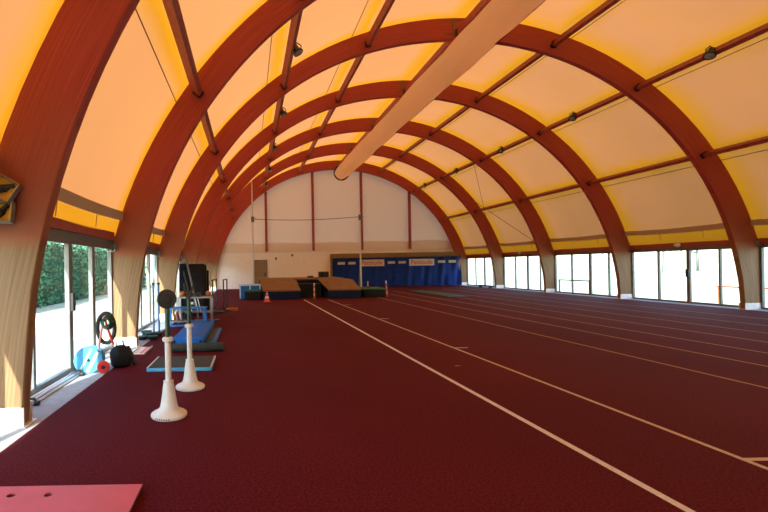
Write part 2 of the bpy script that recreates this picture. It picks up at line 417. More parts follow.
# end walls ---------------------------------------------------------
def end_cap(y0, y1, z_lo, m, name, r=9.705):
    n = 60; a0 = math.asin((z_lo-ZO)/r) if z_lo > 1.4 else None
    P = [(XC+r*cos(a0+(pi-2*a0)*i/n), ZO+r*sin(a0+(pi-2*a0)*i/n)) for i in range(n+1)]
    b = MB(); q = len(P); b.add([(x, y0, z) for x, z in P], [tuple(range(q-1, -1, -1))])
    return b.build(name, m)
Y7 = YA[7]
wb = struct(MB().box(-2.92, 15.96, YE-.02, YE+.18, 0, 2.72).build('wall_back', M['whitewall']))
up = end_cap(YE-.025, YE+.1, 2.70, M['endcloth'], 'fabric_gable'); up.parent = wb
# slack foot of the fabric where it is lashed over the wall
b = MB(); n = 120; vs = []
for i in range(n+1):
    t = i/n; x = -2.5+18.0*t
    sc = .10*abs(sin(t*pi*5.0+.4))
    for j in range(6):
        q = j/5; vs.append((x, YE-.035-.03*sin(pi*q)*(1+.25*sin(x*5+2*q)), 2.62+(.62+sc)*q))
b.add(vs, [(i*6+j, (i+1)*6+j, (i+1)*6+j+1, i*6+j+1) for i in range(n) for j in range(5)], True)
o = b.build('fabric_skirt', M['endcloth'], wb)
rear = struct(MB().box(-3.0, 16.0, YB-.2, YB, 0, 2.3).build('wall_rear', M['whitewall']))
o = end_cap(YB+.01, YB, 2.0, M['rearcloth'], 'fabric_gable'); o.parent = rear

# grey door
d = struct(thing('door_1', None, None, (.89, YE-.03, 0)))
MB().box(-.42, .42, -.03, .0, .02, 2.0).build('door_leaf', M['door'], d)
MB().box(-.50, -.43, -.05, .005, 0, 2.09).box(.43, .50, -.05, .005, 0, 2.09).box(-.50, .50, -.05, .005, 2.02, 2.09).build('door_frame', M['alu'], d)
MB().box(.30, .38, -.06, -.03, .92, 1.14).tube([(.34, -.06, 1.03), (.34, -.10, 1.03), (.22, -.10, 1.03)], .014, 6).build('door_handle', M['black'], d)

# ------------------------------------------------------------------ arches
def arch_pts(side, n=34):
    """outer and inner outline of one half of an arch, relative to the hall's middle"""
    pts = []
    for i in range(n+1):
        a = pi/2*i/n
        xo, zo = RO*cos(a), ZO+RO*sin(a)
        xo = min(xo, 9.38); zo = max(zo, 0)
        ri = RI+(.08*sin(2*a)-.10*sin(a)**10 if side < 0 else -.10*sin(a)**4)
        xi, zi = ri*cos(a), max(0, ZI+ri*sin(a))
        pts.append((side*xo, zo, side*xi, zi))
    # straight foot
    return [p for k, p in enumerate(pts) if not (p[1] == 0 and k > 0)]
def half_arch(side):
    P = [p for p in arch_pts(side) if not (p[1] <= 0 or p[3] <= 0)]
    P = [(side*9.38, .02, side*8.866, .02), (side*9.38, .9, side*8.80, .9)] + [p for p in P if p[3] > 1.0]
    b = MB(); e = .012; vs = []
    for xo, zo, xi, zi in P:
        dx, dz = (xo-xi), (zo-zi); L = sqrt(dx*dx+dz*dz); ux, uz = dx/L, dz/L
        for (r, y) in ((0, e), (e, 0), (L-e, 0), (L, e), (L, TH-e), (L-e, TH), (e, TH), (0, TH-e)):
            vs.append((xi+ux*r, y, zi+uz*r))
    n = len(P); fs = [(i*8+k, i*8+(k+1) % 8, (i+1)*8+(k+1) % 8, (i+1)*8+k) for i in range(n-1) for k in range(8)]
    fs += [tuple(range(8)), tuple((n-1)*8+k for k in range(7, -1, -1))]
    b.add(vs, fs, False); return b
def make_arch(label, y):
    r = thing('timber_arch', label, 'arch', (XC, y, 0), 0, 'timber arches along the hall')
    for sd in (-1, 1): half_arch(sd).build('rib', M['glulam'], r)
    for sd in (-1, 1):
        xa, xb = sorted((sd*8.84, sd*9.40)); b = MB()
        b.box(xa, xb, -.014, -.001, .0, .20); b.box(xa, xb, TH+.001, TH+.014, .0, .20); b.box(xa-.03, xb+.03, -.05, TH+.05, 0, .018)
        for x in (xa+.10, (xa+xb)/2, xb-.10):
            for z in (.06, .14): b.disc((x, -.018, z), (0, 1, 0), .022, .012, 8)
        part(b, 'steel_shoe', 'shoe', r)
        b = MB()
        xe = sd*9.31; zb = 1.98
        b.box(xe-.09, xe+.09, -.012, -.001, zb, zb+.15)
        for dx in (-.08, 0, .08): b.box(xe-.004+dx, xe+.004+dx, -.10, -.012, zb, zb+.15)
        b.box(xe-.09, xe+.09, -.10, -.012, zb-.012, zb)
        part(b, 'beam_bracket', 'steel', r)
    b = MB(); b.box(-.30, .30, -.010, -.001, 8.68, 8.71); b.box(-.36, .20, -.010, -.001, 9.10, 9.13); b.box(-.045, .045, -.022, -.001, 8.66, 9.16)
    part(b, 'ridge_plate', 'iron', r)
    return r
ALAB = ['nearest red timber arch, cut by the left edge, carrying the twin floodlight',
        'second red timber arch, its pale left foot behind the blue reel cart',
        'third red timber arch, its right foot just right of the red railing',
        'fourth red timber arch, its right foot left of the sliding doors with black handle',
        'fifth red timber arch, its right foot left of the window with low transom',
        'sixth red timber arch, second from the far end wall',
        'seventh and smallest-looking red timber arch, against the far end wall']
arches = []
for k in range(1, 8):
    if k == 1: a = make_arch(ALAB[0], YA[1])
    else: a = copy_tree(arches[0], (XC, YA[k], 0), 0, ALAB[k-1])
    arches.append(a)

# purlins: timber rails between the arches, one run per line
PL = ['red timber purlin low on the left slope, lowest rail over the left windows',
      'red timber purlin high on the left slope, with black floodlights',
      'red timber purlin just left of the ridge rail',
      'red timber ridge rail along the top beside the fabric duct',
      'red timber purlin just right of the fabric duct',
      'red timber purlin high on the right slope, with black floodlights',
      'red timber purlin low on the right slope, lowest rail over the right windows']
for i, (px, pz) in enumerate(PUR):
    a = atan2(pz-ZO, px-XC); rr = (9.40, 9.32, 9.30, 9.20, 9.30, 9.30, 9.30)[i]
    r = thing('purlin', PL[i], 'roof beam', (XC+rr*cos(a), 0, ZO+rr*sin(a)), 0, 'purlins under the roof')
    mt = Matrix.Rotation(-(a-pi/2), 4, 'Y')
    for k in range(0, 7):
        y0 = YA[k]+TH+.003; y1 = YA[k+1]-.003
        part(MB().box(-.055, .055, y0, y1, -.10, .10, mt), 'span', 'redwood', r)
        if k < 6:
            h = MB(); h.box(-.075, .075, y1-.05, y1+.002, -.12, -.04, mt); h.box(-.075, -.057, y1-.09, y1+.002, -.12, .06, mt); h.box(.057, .075, y1-.09, y1+.002, -.12, .06, mt)
            part(h, 'hanger', 'black', r)

# timber posts of the far wall
for x, lab in ((1.37, 'slim red timber post on the end wall, leftmost, above the grey door'),
               (4.80, 'slim red timber post on the end wall, second from the left'),
               (8.34, 'slim red timber post on the end wall, above the left white sign'),
               (11.85, 'slim red timber post on the end wall, rightmost, above the right white sign')):
    zt = ZI+sqrt(RI**2-(x-XC)**2)-.03
    r = thing('timber_post', lab, 'post', (x, YE-.17, 2.70), 0, 'posts on the end wall')
    part(MB().box(-.085, .085, -.06, .06, 0, zt-2.70+.12), 'shaft', 'redwood', r)
    part(MB().box(-.10, .10, -.075, -.061, zt-2.70-.10, zt-2.70+.10), 'fixing_plate', 'iron', r)

# bracing cables in the fifth bay on the right
def cable(p, q, lab):
    b = MB(); b.tube([p, ((p[0]+q[0])/2, (p[1]+q[1])/2, (p[2]+q[2])/2-.02), q], .010, 5); o = b.build('bracing_cable', M['black'], None)
    return tag(o, lab, 'cable', 'bracing cables of the right slope')
def onarc(side, z, r=9.1): return XC+side*sqrt(r*r-(z-ZO)**2)
cable((onarc(1, 2.6), YA[5]+.3, 2.6), (onarc(1, 6.9), YA[6]-.2, 6.9), 'thin bracing cable rising away from the fifth arch on the right slope')
cable((onarc(1, 6.9), YA[5]+.3, 6.9), (onarc(1, 2.6), YA[6]-.2, 2.6), 'thin bracing cable falling away from the fifth arch on the right slope')

# fabric air duct ------------------------------------------------------
r = thing('fabric_duct', 'long pale fabric air duct hanging beside the ridge', 'duct', (6.64, 0, 7.98))
b = MB(); vs = []; n = 40; mY = 170
y0d, y1d = -4.9, 31.0
for i in range(mY+1):
    t = i/mY; y = y0d+(y1d-y0d)*t
    for k in range(n):
        a = 2*pi*k/n
        rr = .455*(1+.025*sin(9*a+1.1*y+1.5*sin(1.1*y))+.060*sin(5*a-.9*y+1.9*sin(.7*y))+.03*sin(2*a+.6*y))
        vs.append((rr*cos(a)+.10-.006*y, y, rr*sin(a)*(.98)))
b.add(vs, [(i*n+k, i*n+(k+1) % n, (i+1)*n+(k+1) % n, (i+1)*n+k) for i in range(mY) for k in range(n)], True)
part(b, 'sleeve', 'duct', r)
part(MB().tube([(-.086+.50*cos(2*pi*k/32), y1d+.02, .50*sin(2*pi*k/32)) for k in range(32)], .05, 8, closed=True), 'end_ring', 'black', r)
part(MB().tube([(.53, y0d, -.25), (.33, y1d, -.25)], .012, 6), 'seam_cord', 'black', r)
for k in range(1, 8):
    part(MB().tube([(-.0, YA[k]+.08, .44), (-.0, YA[k]+.08, .63)], .012, 5), 'hanger', 'black', r)

# floodlights on the purlins ------------------------------------------
def floodlight(label, loc, aim):
    r = thing('floodlight', label, 'light', loc, 0, 'black floodlights on the purlins')
    q = Vector(aim).normalized().to_track_quat('Z', 'Y').to_matrix().to_4x4()
    b = MB(); b.lathe([(.05, -.19), (.075, -.16), (.08, -.04), (.125, .05), (.132, .08)], 18, q); part(b, 'housing', 'black', r)
    b = MB(); b.lathe([(.115, .075), (.09, .085), (.03, .09)], 18, q); part(b, 'lens', 'lens', r)
    b = MB(); b.tube([(0, 0, .20), (-.105, 0, .12), (-.105, 0, .0)], .014, 6); b.tube([(0, 0, .20), (.105, 0, .12), (.105, 0, 0)], .014, 6); part(b, 'bracket', 'black', r)
    return r
ax2 = atan2(7.25-ZO, 1.15-XC); ax6 = atan2(7.05-ZO, 12.24-XC)
for a, ys, nm, aim in ((ax2, (11.5, 16.15, 20.8, 25.5, 30.1), 'left', (.5, -.25, -1)), (ax6, (11.6, 16.5, 21.2, 25.8, 30.4), 'right', (-.6, -.3, -1))):
    for j, y in enumerate(ys):
        rr = 9.19
        floodlight(['nearest', 'second nearest', 'middle', 'second farthest', 'farthest'][j]+' of the five black floodlights on the %s purlin' % nm, (XC+rr*cos(a)+(.16 if nm == 'left' else -.16)*sin(a)*.66, y, ZO+rr*sin(a)+.02), aim)

# twin floodlight on the nearest arch
r = thing('twin_floodlight', 'twin steel and yellow floodlight bolted to the nearest left arch', 'light', (-2.46, YA[1]-.02, 2.36))
def lampbox(zc, tilt, xoff):
    mt = Matrix.Translation((xoff, -.055, zc)) @ Matrix.Rotation(tilt, 4, 'Y') @ Matrix.Rotation(radians(-12), 4, 'X')
    b = MB(); t = .008; wv, hv, dv = .125, .11, .042
    b.box(-wv, wv, dv-t, dv, -hv, hv, mt); b.box(-wv, -wv+t, -dv, dv, -hv, hv, mt); b.box(wv-t, wv, -dv, dv, -hv, hv, mt); b.box(-wv, wv, -dv, dv, hv-t, hv, mt); b.box(-wv, wv, -dv, dv, -hv, -hv+t, mt)
    h = part(b, 'lamp_housing', 'steel', r)
    b = MB(); b.box(-wv+.012, wv-.012, dv-.022, dv-.010, -hv+.012, hv-.012, mt)
    b.box(-wv+.010, -wv+.02, -dv+.01, dv-.02, -hv+.01, hv-.01, mt); b.box(wv-.02, wv-.010, -dv+.01, dv-.02, -hv+.01, hv-.01, mt)
    part(b, 'reflector', 'ochre', h)
    q = mt @ Matrix.Rotation(radians(35), 4, 'Y') @ Matrix.Scale(.62, 4)
    b = MB(); b.lathe([(.02, -.10), (.042, -.085), (.05, 0), (.042, .085), (.02, .10)], 14, q); b.lathe([(.055, -.03), (.062, 0), (.055, .03)], 14, q)
    b.tube([mt @ Vector((-.09, -.02, -.08)), mt @ Vector((-.02, -.03, 0)), mt @ Vector((.08, -.02, .07))], .022, 7)
    part(b, 'bulb_holder', 'black', h)
lampbox(.075, radians(30), .015); lampbox(-.165, radians(0), -.02)
part(MB().box(-.03, .03, -.012, .018, -.22, .10), 'mount', 'steel', r)

# small oval lamps on the right eave beam
for y, lab in ((16.5, 'small white oval lamp on the beam over the sliding doors with black handle'), (26.1, 'small white oval lamp on the far right beam, beyond the low-transom window')):
    r = thing('bulkhead_lamp', lab, 'light', (XR-.10, y, 2.12), 0, 'oval lamps on the right beam')
    q = Matrix.Rotation(-pi/2, 4, 'Y') @ Matrix.Scale(1.9, 4, (0, 1, 0))
    part(MB().lathe([(.085, .0), (.085, .02)], 18, q), 'base', 'alu', r)
    part(MB().lathe([(.075, .02), (.07, .05), (.045, .075), (.015, .082)], 18, q), 'diffuser', 'white', r)

# ------------------------------------------------------------------ end wall dressing
r = thing('curtain', 'blue curtain across the right half of the end wall', 'curtain', (6.10, YE-.50, 0))
b = MB(); n = 220; mz = 14; W = 9.30; vs = []
for j in range(mz+1):
    q = j/mz; z = .03+2.06*q
    for i in range(n+1):
        t = i/n; x = W*t
        amp = .012+.050*t*t
        yy = amp*sin(x*7.5+1.6*(1-q)*t*3)+.5*amp*sin(x*13.1+1.0+2*(1-q))+.02*sin(x*2.1)
        vs.append((x, yy, z))
b.add(vs, [(j*(n+1)+i, j*(n+1)+i+1, (j+1)*(n+1)+i+1, (j+1)*(n+1)+i) for j in range(mz) for i in range(n)], True)
part(b, 'cloth', 'curtain', r)
part(MB().tube([(0, 0, 2.10), (W, 0, 2.10)], .02, 8), 'rod', 'black', r)
o = MB().box(6.02, 15.30, YE-.44, YE-.03, 2.13, 2.44).box(6.02, 6.10, YE-.44, YE-.03, 0, 2.13).build('curtain_box', M['olive'], None)
tag(o, 'ochre timber beam running above the blue curtain', 'beam')
def sign(x0, x1, z0, z1, lab):
    r = thing('banner', lab, 'sign', ((x0+x1)/2, YE-.50-.034-.072*(((x0+x1)/2-6.1)/9.3)**2, (z0+z1)/2), 0, 'white signs on the curtain')
    wd, ht = x1-x0, z1-z0
    part(MB().box(-wd/2, wd/2, -.008, .008, -ht/2, ht/2), 'panel', 'sign', r)
    c = bpy.data.curves.new('lettering', 'FONT'); c.body = 'Pattitude'; c.align_x = 'CENTER'; c.align_y = 'CENTER'; c.size = .42; c.extrude = .003; c.offset = .005
    t = bpy.data.objects.new('lettering', c); C.objects.link(t); bpy.context.view_layer.update()
    dg = bpy.context.evaluated_depsgraph_get(); me = bpy.data.meshes.new_from_object(t.evaluated_get(dg)); bpy.data.objects.remove(t)
    xs = [v.co.x for v in me.vertices]; sc = wd*.86/(max(xs)-min(xs))
    for v in me.vertices: v.co = Vector((v.co.x*sc, -.0115-v.co.z, v.co.y*1.0*sc*1.0))
    me.materials.clear(); me.materials.append(M['textred']); o = bpy.data.objects.new('lettering', me); C.objects.link(o); o.parent = r
    return r
sign(8.05, 9.83, 1.50, 1.97, 'white sign with red lettering, left one on the curtain')
sign(11.62, 13.42, 1.48, 1.96, 'white sign with red lettering, right one on the curtain')
for j, x in enumerate((6.73, 7.50, 10.35, 11.12, 13.95, 14.72)):
    w_ = ['first', 'second', 'third', 'fourth', 'fifth', 'sixth'][j]
    o = MB().box(-.26, .26, -.006, .006, -.09, .09).build('small_sign', M['label'], None); o.location = (x, YE-.50-.028-.072*((x-6.1)/9.3)**2, 1.74)
    tag(o, w_+' small white label from the left on the blue curtain', 'sign', 'small labels on the curtain')
# small wall boxes
for x, z, lab in ((2.05, 2.18, 'tiny wall box right of the grey door'), (3.25, 2.40, 'tiny wall box farther right of the grey door')):
    o = MB().rbox(-.07, .07, -.05, .0, -.09, .09, .02).build('wall_box', M['alu'], None); o.location = (x, YE-.025, z); tag(o, lab, 'box')

# ------------------------------------------------------------------ landing mats
r = thing('landing_mat', 'big vault landing mat with navy base and tan cover', 'mat', (3.05, 21.7, 0))
def wedge(x0, x1, y0, y1, za, zb, xt0=None, xt1=None, base=0.0):
    xt0 = x0 if xt0 is None else xt0; xt1 = x1 if xt1 is None else xt1
    return [(x0, y0, base), (x1, y0, base), (x1, y1, base), (x0, y1, base), (x0, y0, za), (x1, y0, za), (xt1, y1, zb), (xt0, y1, zb)]
HX = [(0, 3, 2, 1), (4, 5, 6, 7), (0, 1, 5, 4), (1, 2, 6, 5), (2, 3, 7, 6), (3, 0, 4, 7)]
part(MB().rbox(-2.45, 1.90, 1.75, 4.6, .0, .86, .07), 'base', 'navy', r)
part(MB().rbox(-2.50, 1.95, 1.72, 4.65, .86, .95, .04), 'cover', 'tan', r, 'tan cover of the rear block')
for (x0, x1, a, b_) in ((-2.35, -.55, -2.45, -.75), (.80, 2.38, .55, 1.80)):
    bb = MB().add(wedge(x0, x1, 0, 1.75, .40, .86, a, b_), HX)
    wg = part(bb, 'wing', 'navy', r)
    # slack navy skirt at the front
    vs = []; nn = 24
    for i in range(nn+1):
        for j in range(5): t = i/nn; q = j/4; vs.append((x0+(x1-x0)*t, -.02-.03*abs(sin(i*1.1+q*2))*(1-q), .02+.37*q))
    part(MB().add(vs, [(i*5+j, (i+1)*5+j, (i+1)*5+j+1, i*5+j+1) for i in range(nn) for j in range(4)], True), 'skirt', 'navy', wg)
    tv = wedge(x0-.02, x1+.02, -.03, 1.78, .46, .95, a-.02, b_+.02); tv2 = [(p[0], p[1], (p[2] if p[2] > 0 else (.39 if k in (0, 1) else .86))) for k, p in enumerate(tv)]
    part(MB().add(tv2, HX), 'cover', 'tan', wg)
part(MB().box(-.55, .6, .9, 1.8, 0, .70), 'centre_pad', 'blackpad', r)
def sidepad(x0, x1, y0, y1, h, lab):
    r = thing('side_pad', lab, 'mat', ((x0+x1)/2, y0, 0), 0, 'black pads beside the landing mat')
    wd = x1-x0
    part(MB().rbox(-wd/2, wd/2, 0, y1-y0, 0, h-.05, .03), 'body', 'blackpad', r)
    part(MB().rbox(-wd/2-.02, wd/2+.02, -.02, y1-y0+.02, h-.05, h+.03, .03), 'lid', 'green', r, 'green lid')
    return r
sidepad(-.20, .60, 21.75, 22.6, .44, 'black pad with green lid left of the landing mat')
sidepad(5.65, 6.72, 22.1, 23.9, .40, 'black pad with green lid right of the landing mat')
r = thing('blue_crate', 'pale blue crate behind the left black pad', 'crate', (.08, 22.98, 0))
part(MB().box(-.54, .54, -.3, .3, 0, .03).box(-.54, -.51, -.3, .3, .03, .66).box(.51, .54, -.3, .3, .03, .66).box(-.51, .51, -.3, -.27, .03, .66).box(-.51, .51, .27, .3, .03, .66), 'tub', 'blue', r)
part(MB().tube([(-.55, -.31, .68), (.55, -.31, .68), (.55, .31, .68), (-.55, .31, .68)], .035, 6, closed=True), 'rim', 'paleblue', r)
for x in (-.50, .0, .50): part(MB().box(x-.035, x+.035, -.33, -.301, 0, .66), 'rib', 'paleblue', r)
# vault standards and bar
def standard(x, y, zb, zt, lab):
    r = thing('vault_standard', lab, 'pole', (x, y, 0), 0, 'white vault standards')
    part(MB().tube([(0, 0, .09), (0, 0, zt)], [.045, .04], 10), 'mast', 'white', r)
    part(MB().box(-.3, .3, -.1, .1, .0, .10), 'foot', 'greenpole', r)
    part(MB().tube([(0, .1, 2.1), (-.0, .55, .1)], .014, 6), 'stay', 'steel', r)
    part(MB().box(-.07, .10, -.07, .07, 4.02, 4.30).tube([(.10, 0, 4.2), (.22, 0, 4.2)], .012, 6), 'bar_bracket', 'alu', r)
    return r
standard(.28, 24.2, 0, 6.2, 'tall white vault standard at the left of the landing mat')
standard(6.06, 24.2, 0, 4.45, 'white vault standard at the right end of the landing mat')
b = MB(); pts = []
for i in range(25):
    t = i/24; pts.append((.40+5.60*t, 24.2, 4.16+.03*t-.10*sin(pi*t)))
o = b.tube(pts, .014, 6).build('elastic_bar', M['black'], None); tag(o, 'thin dark elastic bar strung between the two white standards', 'bar')
# cone and striped markers
r = thing('traffic_cone', 'orange and white traffic cone before the landing mat', 'cone', (.83, 20.4, 0))
part(MB().rbox(-.16, .16, -.16, .16, 0, .035, .015), 'base', 'cone', r)
part(MB().lathe([(.125, .03), (.092, .17)], 20).lathe([(.068, .27), (.047, .36)], 20).lathe([(.047, .36), (.025, .46), (.02, .50)], 20), 'body', 'cone', r)
part(MB().lathe([(.093, .17), (.069, .27)], 20), 'reflective_band', 'white', r, 'white band')
part(MB().lathe([(.05, .355), (.04, .40)], 20), 'reflective_band', 'white', r, 'white band')
def striped(x, y, z, h, tilt, lab):
    r = thing('striped_marker', lab, 'marker', (x, y, z), 0, 'red and white striped markers'); r.rotation_euler = (0, tilt, 0)
    part(MB().lathe([(.10, 0), (.10, .02), (.05, .04)], 16), 'foot', 'black', r)
    n = 6
    for i in range(n): part(MB().lathe([(.036, .04+(h-.04)*i/n), (.036, .04+(h-.04)*(i+1)/n)], 12), 'band', 'white' if i % 2 else 'cone', r, None if i % 2 == 0 else 'white band')
striped(3.13, 21.45, 0, .78, 0, 'red and white striped marker in the notch of the landing mat')
striped(6.84, 22.2, 0, .80, radians(-4), 'red and white striped marker right of the right pad')
striped(6.10, 23.0, .435, .32, 0, 'short striped marker standing on the right pad')
r = thing('speaker_box', 'small black speaker standing on top of the landing mat', 'speaker', (4.18, 25.0, .95))
part(MB().rbox(-.27, .27, -.15, .15, 0, .32, .02), 'cabinet', 'black', r)
part(MB().disc((-.09, -.152, .16), (0, 1, 0), .1, .01, 18).disc((.15, -.152, .2), (0, 1, 0), .05, .01, 14), 'driver', 'blackpad', r)
o = MB().rbox(-.16, .16, -.1, .1, 0, .10, .04).build('kit_bag', M['darkgreen'], None); o.location = (3.45, 25.0, .95); tag(o, 'small dark kit bag left of the speaker on the landing mat', 'bag')
r = thing('exercise_mat', 'long dark teal mat lying flat beyond the lanes', 'mat', (9.83, 21.1, 0))
part(MB().rbox(-.50, .50, 0, 5.6, .004, .04, .012), 'pad', 'teal', r)
part(MB().box(-.50, .50, .0, .12, .041, .043), 'trim', 'lightblue', r)
# low dark bench below the far right window
r = thing('low_bench', 'low dark bench under the farthest right window', 'bench', (15.05, 28.6, 0))
part(MB().box(-.12, .12, -.7, .7, .14, .18), 'top', 'navy', r)
for y in (-.6, .6): part(MB().box(-.1, .1, y-.03, y+.03, 0, .14), 'leg', 'black', r)

# ------------------------------------------------------------------ left side, near to far
r = thing('jump_board', 'coral pink board with two holes, cut by the lower left edge', 'board', (-1.32, 2.80, 0))
b = MB(); b.box(-.75, .52, -.46, .46, .0, .028); part(b, 'underlay', 'black', r)
# top sheet with two round holes
def holed(x0, x1, y0, y1, z0, z1, holes, rad):
    """plate with round holes: columns of quads around each hole"""
    b = MB(); cuts = sorted({x0, x1} | {h[0]-rad*1.6 for h in holes} | {h[0]+rad*1.6 for h in holes})
    for i in range(len(cuts)-1):
        a, c = cuts[i], cuts[i+1]; hs = [h for h in holes if a < h[0] < c]
        if not hs: b.box(a, c, y0, y1, z0, z1); continue
        hx, hy = hs[0]; s = rad*1.6
        b.box(a, c, y0, hy-s, z0, z1); b.box(a, c, hy+s, y1, z0, z1)
        n = 24; inn = []; out = []
        for k in range(n):
            t = 2*pi*(k+.5)/n; cx, cy = cos(t), sin(t); m_ = max(abs(cx), abs(cy))
            inn.append((hx+rad*cx, hy+rad*cy)); out.append((hx+s*cx/m_, hy+s*cy/m_))
        # square corners
        vs = [(x, y, z1) for x, y in inn]+[(x, y, z1) for x, y in out]+[(x, y, z0) for x, y in inn]
        b.add(vs, [(k, (k+1) % n, n+(k+1) % n, n+k) for k in range(n)]+[(k, 2*n+k, 2*n+(k+1) % n, (k+1) % n) for k in range(n)])
        for sx in (-1, 1):
            for sy in (-1, 1):
                kk = [k for k in range(n) if out[k][0]*1 - hx and (out[k][0]-hx)*sx > 0 and (out[k][1]-hy)*sy > 0]
                kx = max(kk, key=lambda k: abs(out[k][0]-hx)+abs(out[k][1]-hy)*.0); 
                pa = min(kk, key=lambda k: abs(abs(out[k][0]-hx)-s)+abs((abs(out[k][1]-hy))-s)*.5)
                c1 = [k for k in kk if abs(abs(out[k][0]-hx)-s) < 1e-9]; c2 = [k for k in kk if abs(abs(out[k][1]-hy)-s) < 1e-9]
                if c1 and c2:
                    p1 = max(c1, key=lambda k: abs(out[k][1]-hy)); p2 = max(c2, key=lambda k: abs(out[k][0]-hx))
                    b.add([(*out[p1], z1), (hx+sx*s, hy+sy*s, z1), (*out[p2], z1)], [(0, 1, 2) if sx*sy > 0 else (2, 1, 0)])
    return b
part(holed(-.755, .525, -.465, .465, .028, .040, [(-.36, .335), (-.10, .335)], .030), 'top_sheet', 'pink', r)

# stands with white weighted bases
def squat_stand(lab, loc, head):
    r = thing('weighted_stand', lab, 'stand', loc, 0, 'white based stands')
    pr = [(.185, 0), (.195, .012), (.193, .034), (.172, .050), (.118, .072), (.096, .105), (.084, .16), (.072, .24), (.062, .32), (.056, .355)]
    part(MB().lathe(pr, 32), 'base', 'white', r)
    part(MB().lathe([(.055, .355), (.055, .385), (.046, .39)], 24), 'collar', 'white', r)
    part(MB().tube([(0, 0, .385), (0, 0, .81)], .034, 16), 'sleeve', 'white', r)
    part(MB().lathe([(.038, .805), (.058, .815), (.060, .845), (.048, .855), (.03, .86)], 20), 'cap', 'white', r)
    part(MB().tube([(0, 0, .85), (0, 0, 1.22)], .026, 14), 'inner_pole', 'greenpole', r)
    if head:
        b = MB(); b.disc((0, -.02, 1.27), (.15, -1, 0), .105, .035, 28); b.disc((0, -.045, 1.27), (.15, -1, 0), .05, .02, 20); b.box(-.02, .02, -.02, .02, 1.15, 1.25)
        part(b, 'round_head', 'black', r, 'black disc on top')
    else:
        b = MB(); b.box(-.03, .03, -.03, .03, 1.19, 1.28); b.tube([(-.055, 0, 1.40), (-.05, 0, 1.30), (0, 0, 1.27), (.05, 0, 1.30), (.055, 0, 1.36)], .012, 8)
        b.tube([(0, 0, 1.30), (-.07, .05, 1.56)], .012, 6)
        part(b, 'cradle', 'black', r)
    return r
sA = squat_stand('nearer white based stand with a black disc on its pole', (-.885, 4.88, 0), True)
squat_stand('farther white based stand, just right of and behind the one with the disc', (-.80, 6.0, 0), False)
# faint black stamp on the nearer base
b = MB()
for i in range(7):
    a = radians(-128+i*7.5); 
    for q in ((.188, .016),):
        p0 = Vector((.1955*cos(a), .1955*sin(a), .015)); p1 = Vector((.1955*cos(a+.07), .1955*sin(a+.07), .015))
        b.add([p0, p1, p1+Vector((0, 0, .012)), p0+Vector((0, 0, .012))], [(0, 1, 2, 3)])
o = b.build('stamp', M['black'], [c for c in sA.children if c.name.startswith('base')][0])

# flat boxed mat
r = thing('foam_mat', 'flat blue sided foam mat with dark top and pale end trims', 'mat', (-1.10, 6.95, 0), radians(0))
part(MB().rbox(-.50, .51, 0, .90, .003, .062, .015), 'core', 'lightblue', r)
part(MB().box(-.47, .48, .015, .885, .0625, .068), 'top', 'darkgreen', r, 'dark top sheet')
part(MB().box(-.498, -.475, .0, .90, .0625, .070).box(.488, .508, .0, .90, .0625, .070), 'trim', 'white', r)
# rolled mat
r = thing('rolled_mat', 'dark green rolled mat lying in front of the blue mats', 'mat', (-.98, 8.62, 0), radians(2))
b = MB(); q = Matrix.Translation((-.5, 0, .082)) @ Matrix.Rotation(pi/2, 4, 'Y')
b.lathe([(.0745, 0), (.08, .01), (.08, .98), (.0745, .99)], 26, q); part(b, 'roll', 'darkgreen', r)
sp = [(.5, .012*t*cos(t*1.0)*.9, .082+.012*t*.9*sin(t)) for t in [k*.25 for k in range(26)]]
part(MB().tube([(p[0]-.005, p[1], p[2]) for p in sp], .004, 4), 'spiral_end', 'black', r)
# blue mats
r = thing('blue_mat', 'big flat blue mat behind the dark rolled mat', 'mat', (-1.28, 9.35, 0))
part(MB().rbox(-.32, .34, 0, 2.85, .003, .16, .03), 'pad', 'blue', r)
part(MB().box(-.30, -.26, -.012, -.002, .04, .10).box(.24, .28, -.012, -.002, .04, .10), 'strap', 'navy', r)
r = thing('narrow_mat', 'narrow blue mat with dark top right of the big blue mat', 'mat', (-.80, 9.45, 0))
part(MB().rbox(-.125, .10, 0, 2.1, .003, .055, .015), 'pad', 'blue', r)
part(MB().box(-.12, .02, .03, 2.07, .0555, .060), 'top', 'darkgreen', r, 'dark top strip')

# aluminium poles on the sill
for j, (dx, dz, y0, y1) in enumerate(((-.04, 0, 5.20, 7.0), (.02, 0, 5.25, 7.02), (.08, 0, 5.15, 6.92), (-.01, .028, 5.22, 6.98), (.05, .028, 5.3, 7.0))):
    o = MB().tube([(0, 0, 0), (0, y1-y0, 0)], .0155, 10).build('aluminium_pole', M['alubright'], None); o.location = (-2.66+dx, y0, .020+dz)
    tag(o, 'bare aluminium pole in the bundle lying on the concrete sill', 'pole', 'aluminium poles on the sill')
for y, lab in ((5.33, 'black clamp on the near end of the pole bundle'), (6.78, 'black clamp on the far end of the pole bundle')):
    o = MB().tube([(-2.735, y, .03), (-2.66, y, .085), (-2.56, y, .085), (-2.535, y, .03)], .016, 6).rbox(-2.56, -2.50, y-.03, y+.03, .006, .06, .01).build('pole_clamp', M['black'], None); tag(o, lab, 'clamp', 'clamps on the poles')

# reel cart -------------------------------------------------------------
r = thing('reel_cart', 'blue disc reel cart with red wheel leaning by the left window', 'cart', (-2.50, 6.98, 0), radians(0))
ax = Vector((.30, -1, .0)).normalized()
def onax(d, z, x=0): return Vector((x, 0, z))+ax*d
b = MB(); b.disc(onax(.06, .215), ax, .212, .035, 36); rl = part(b, 'reel_disc', 'lightblue', r)
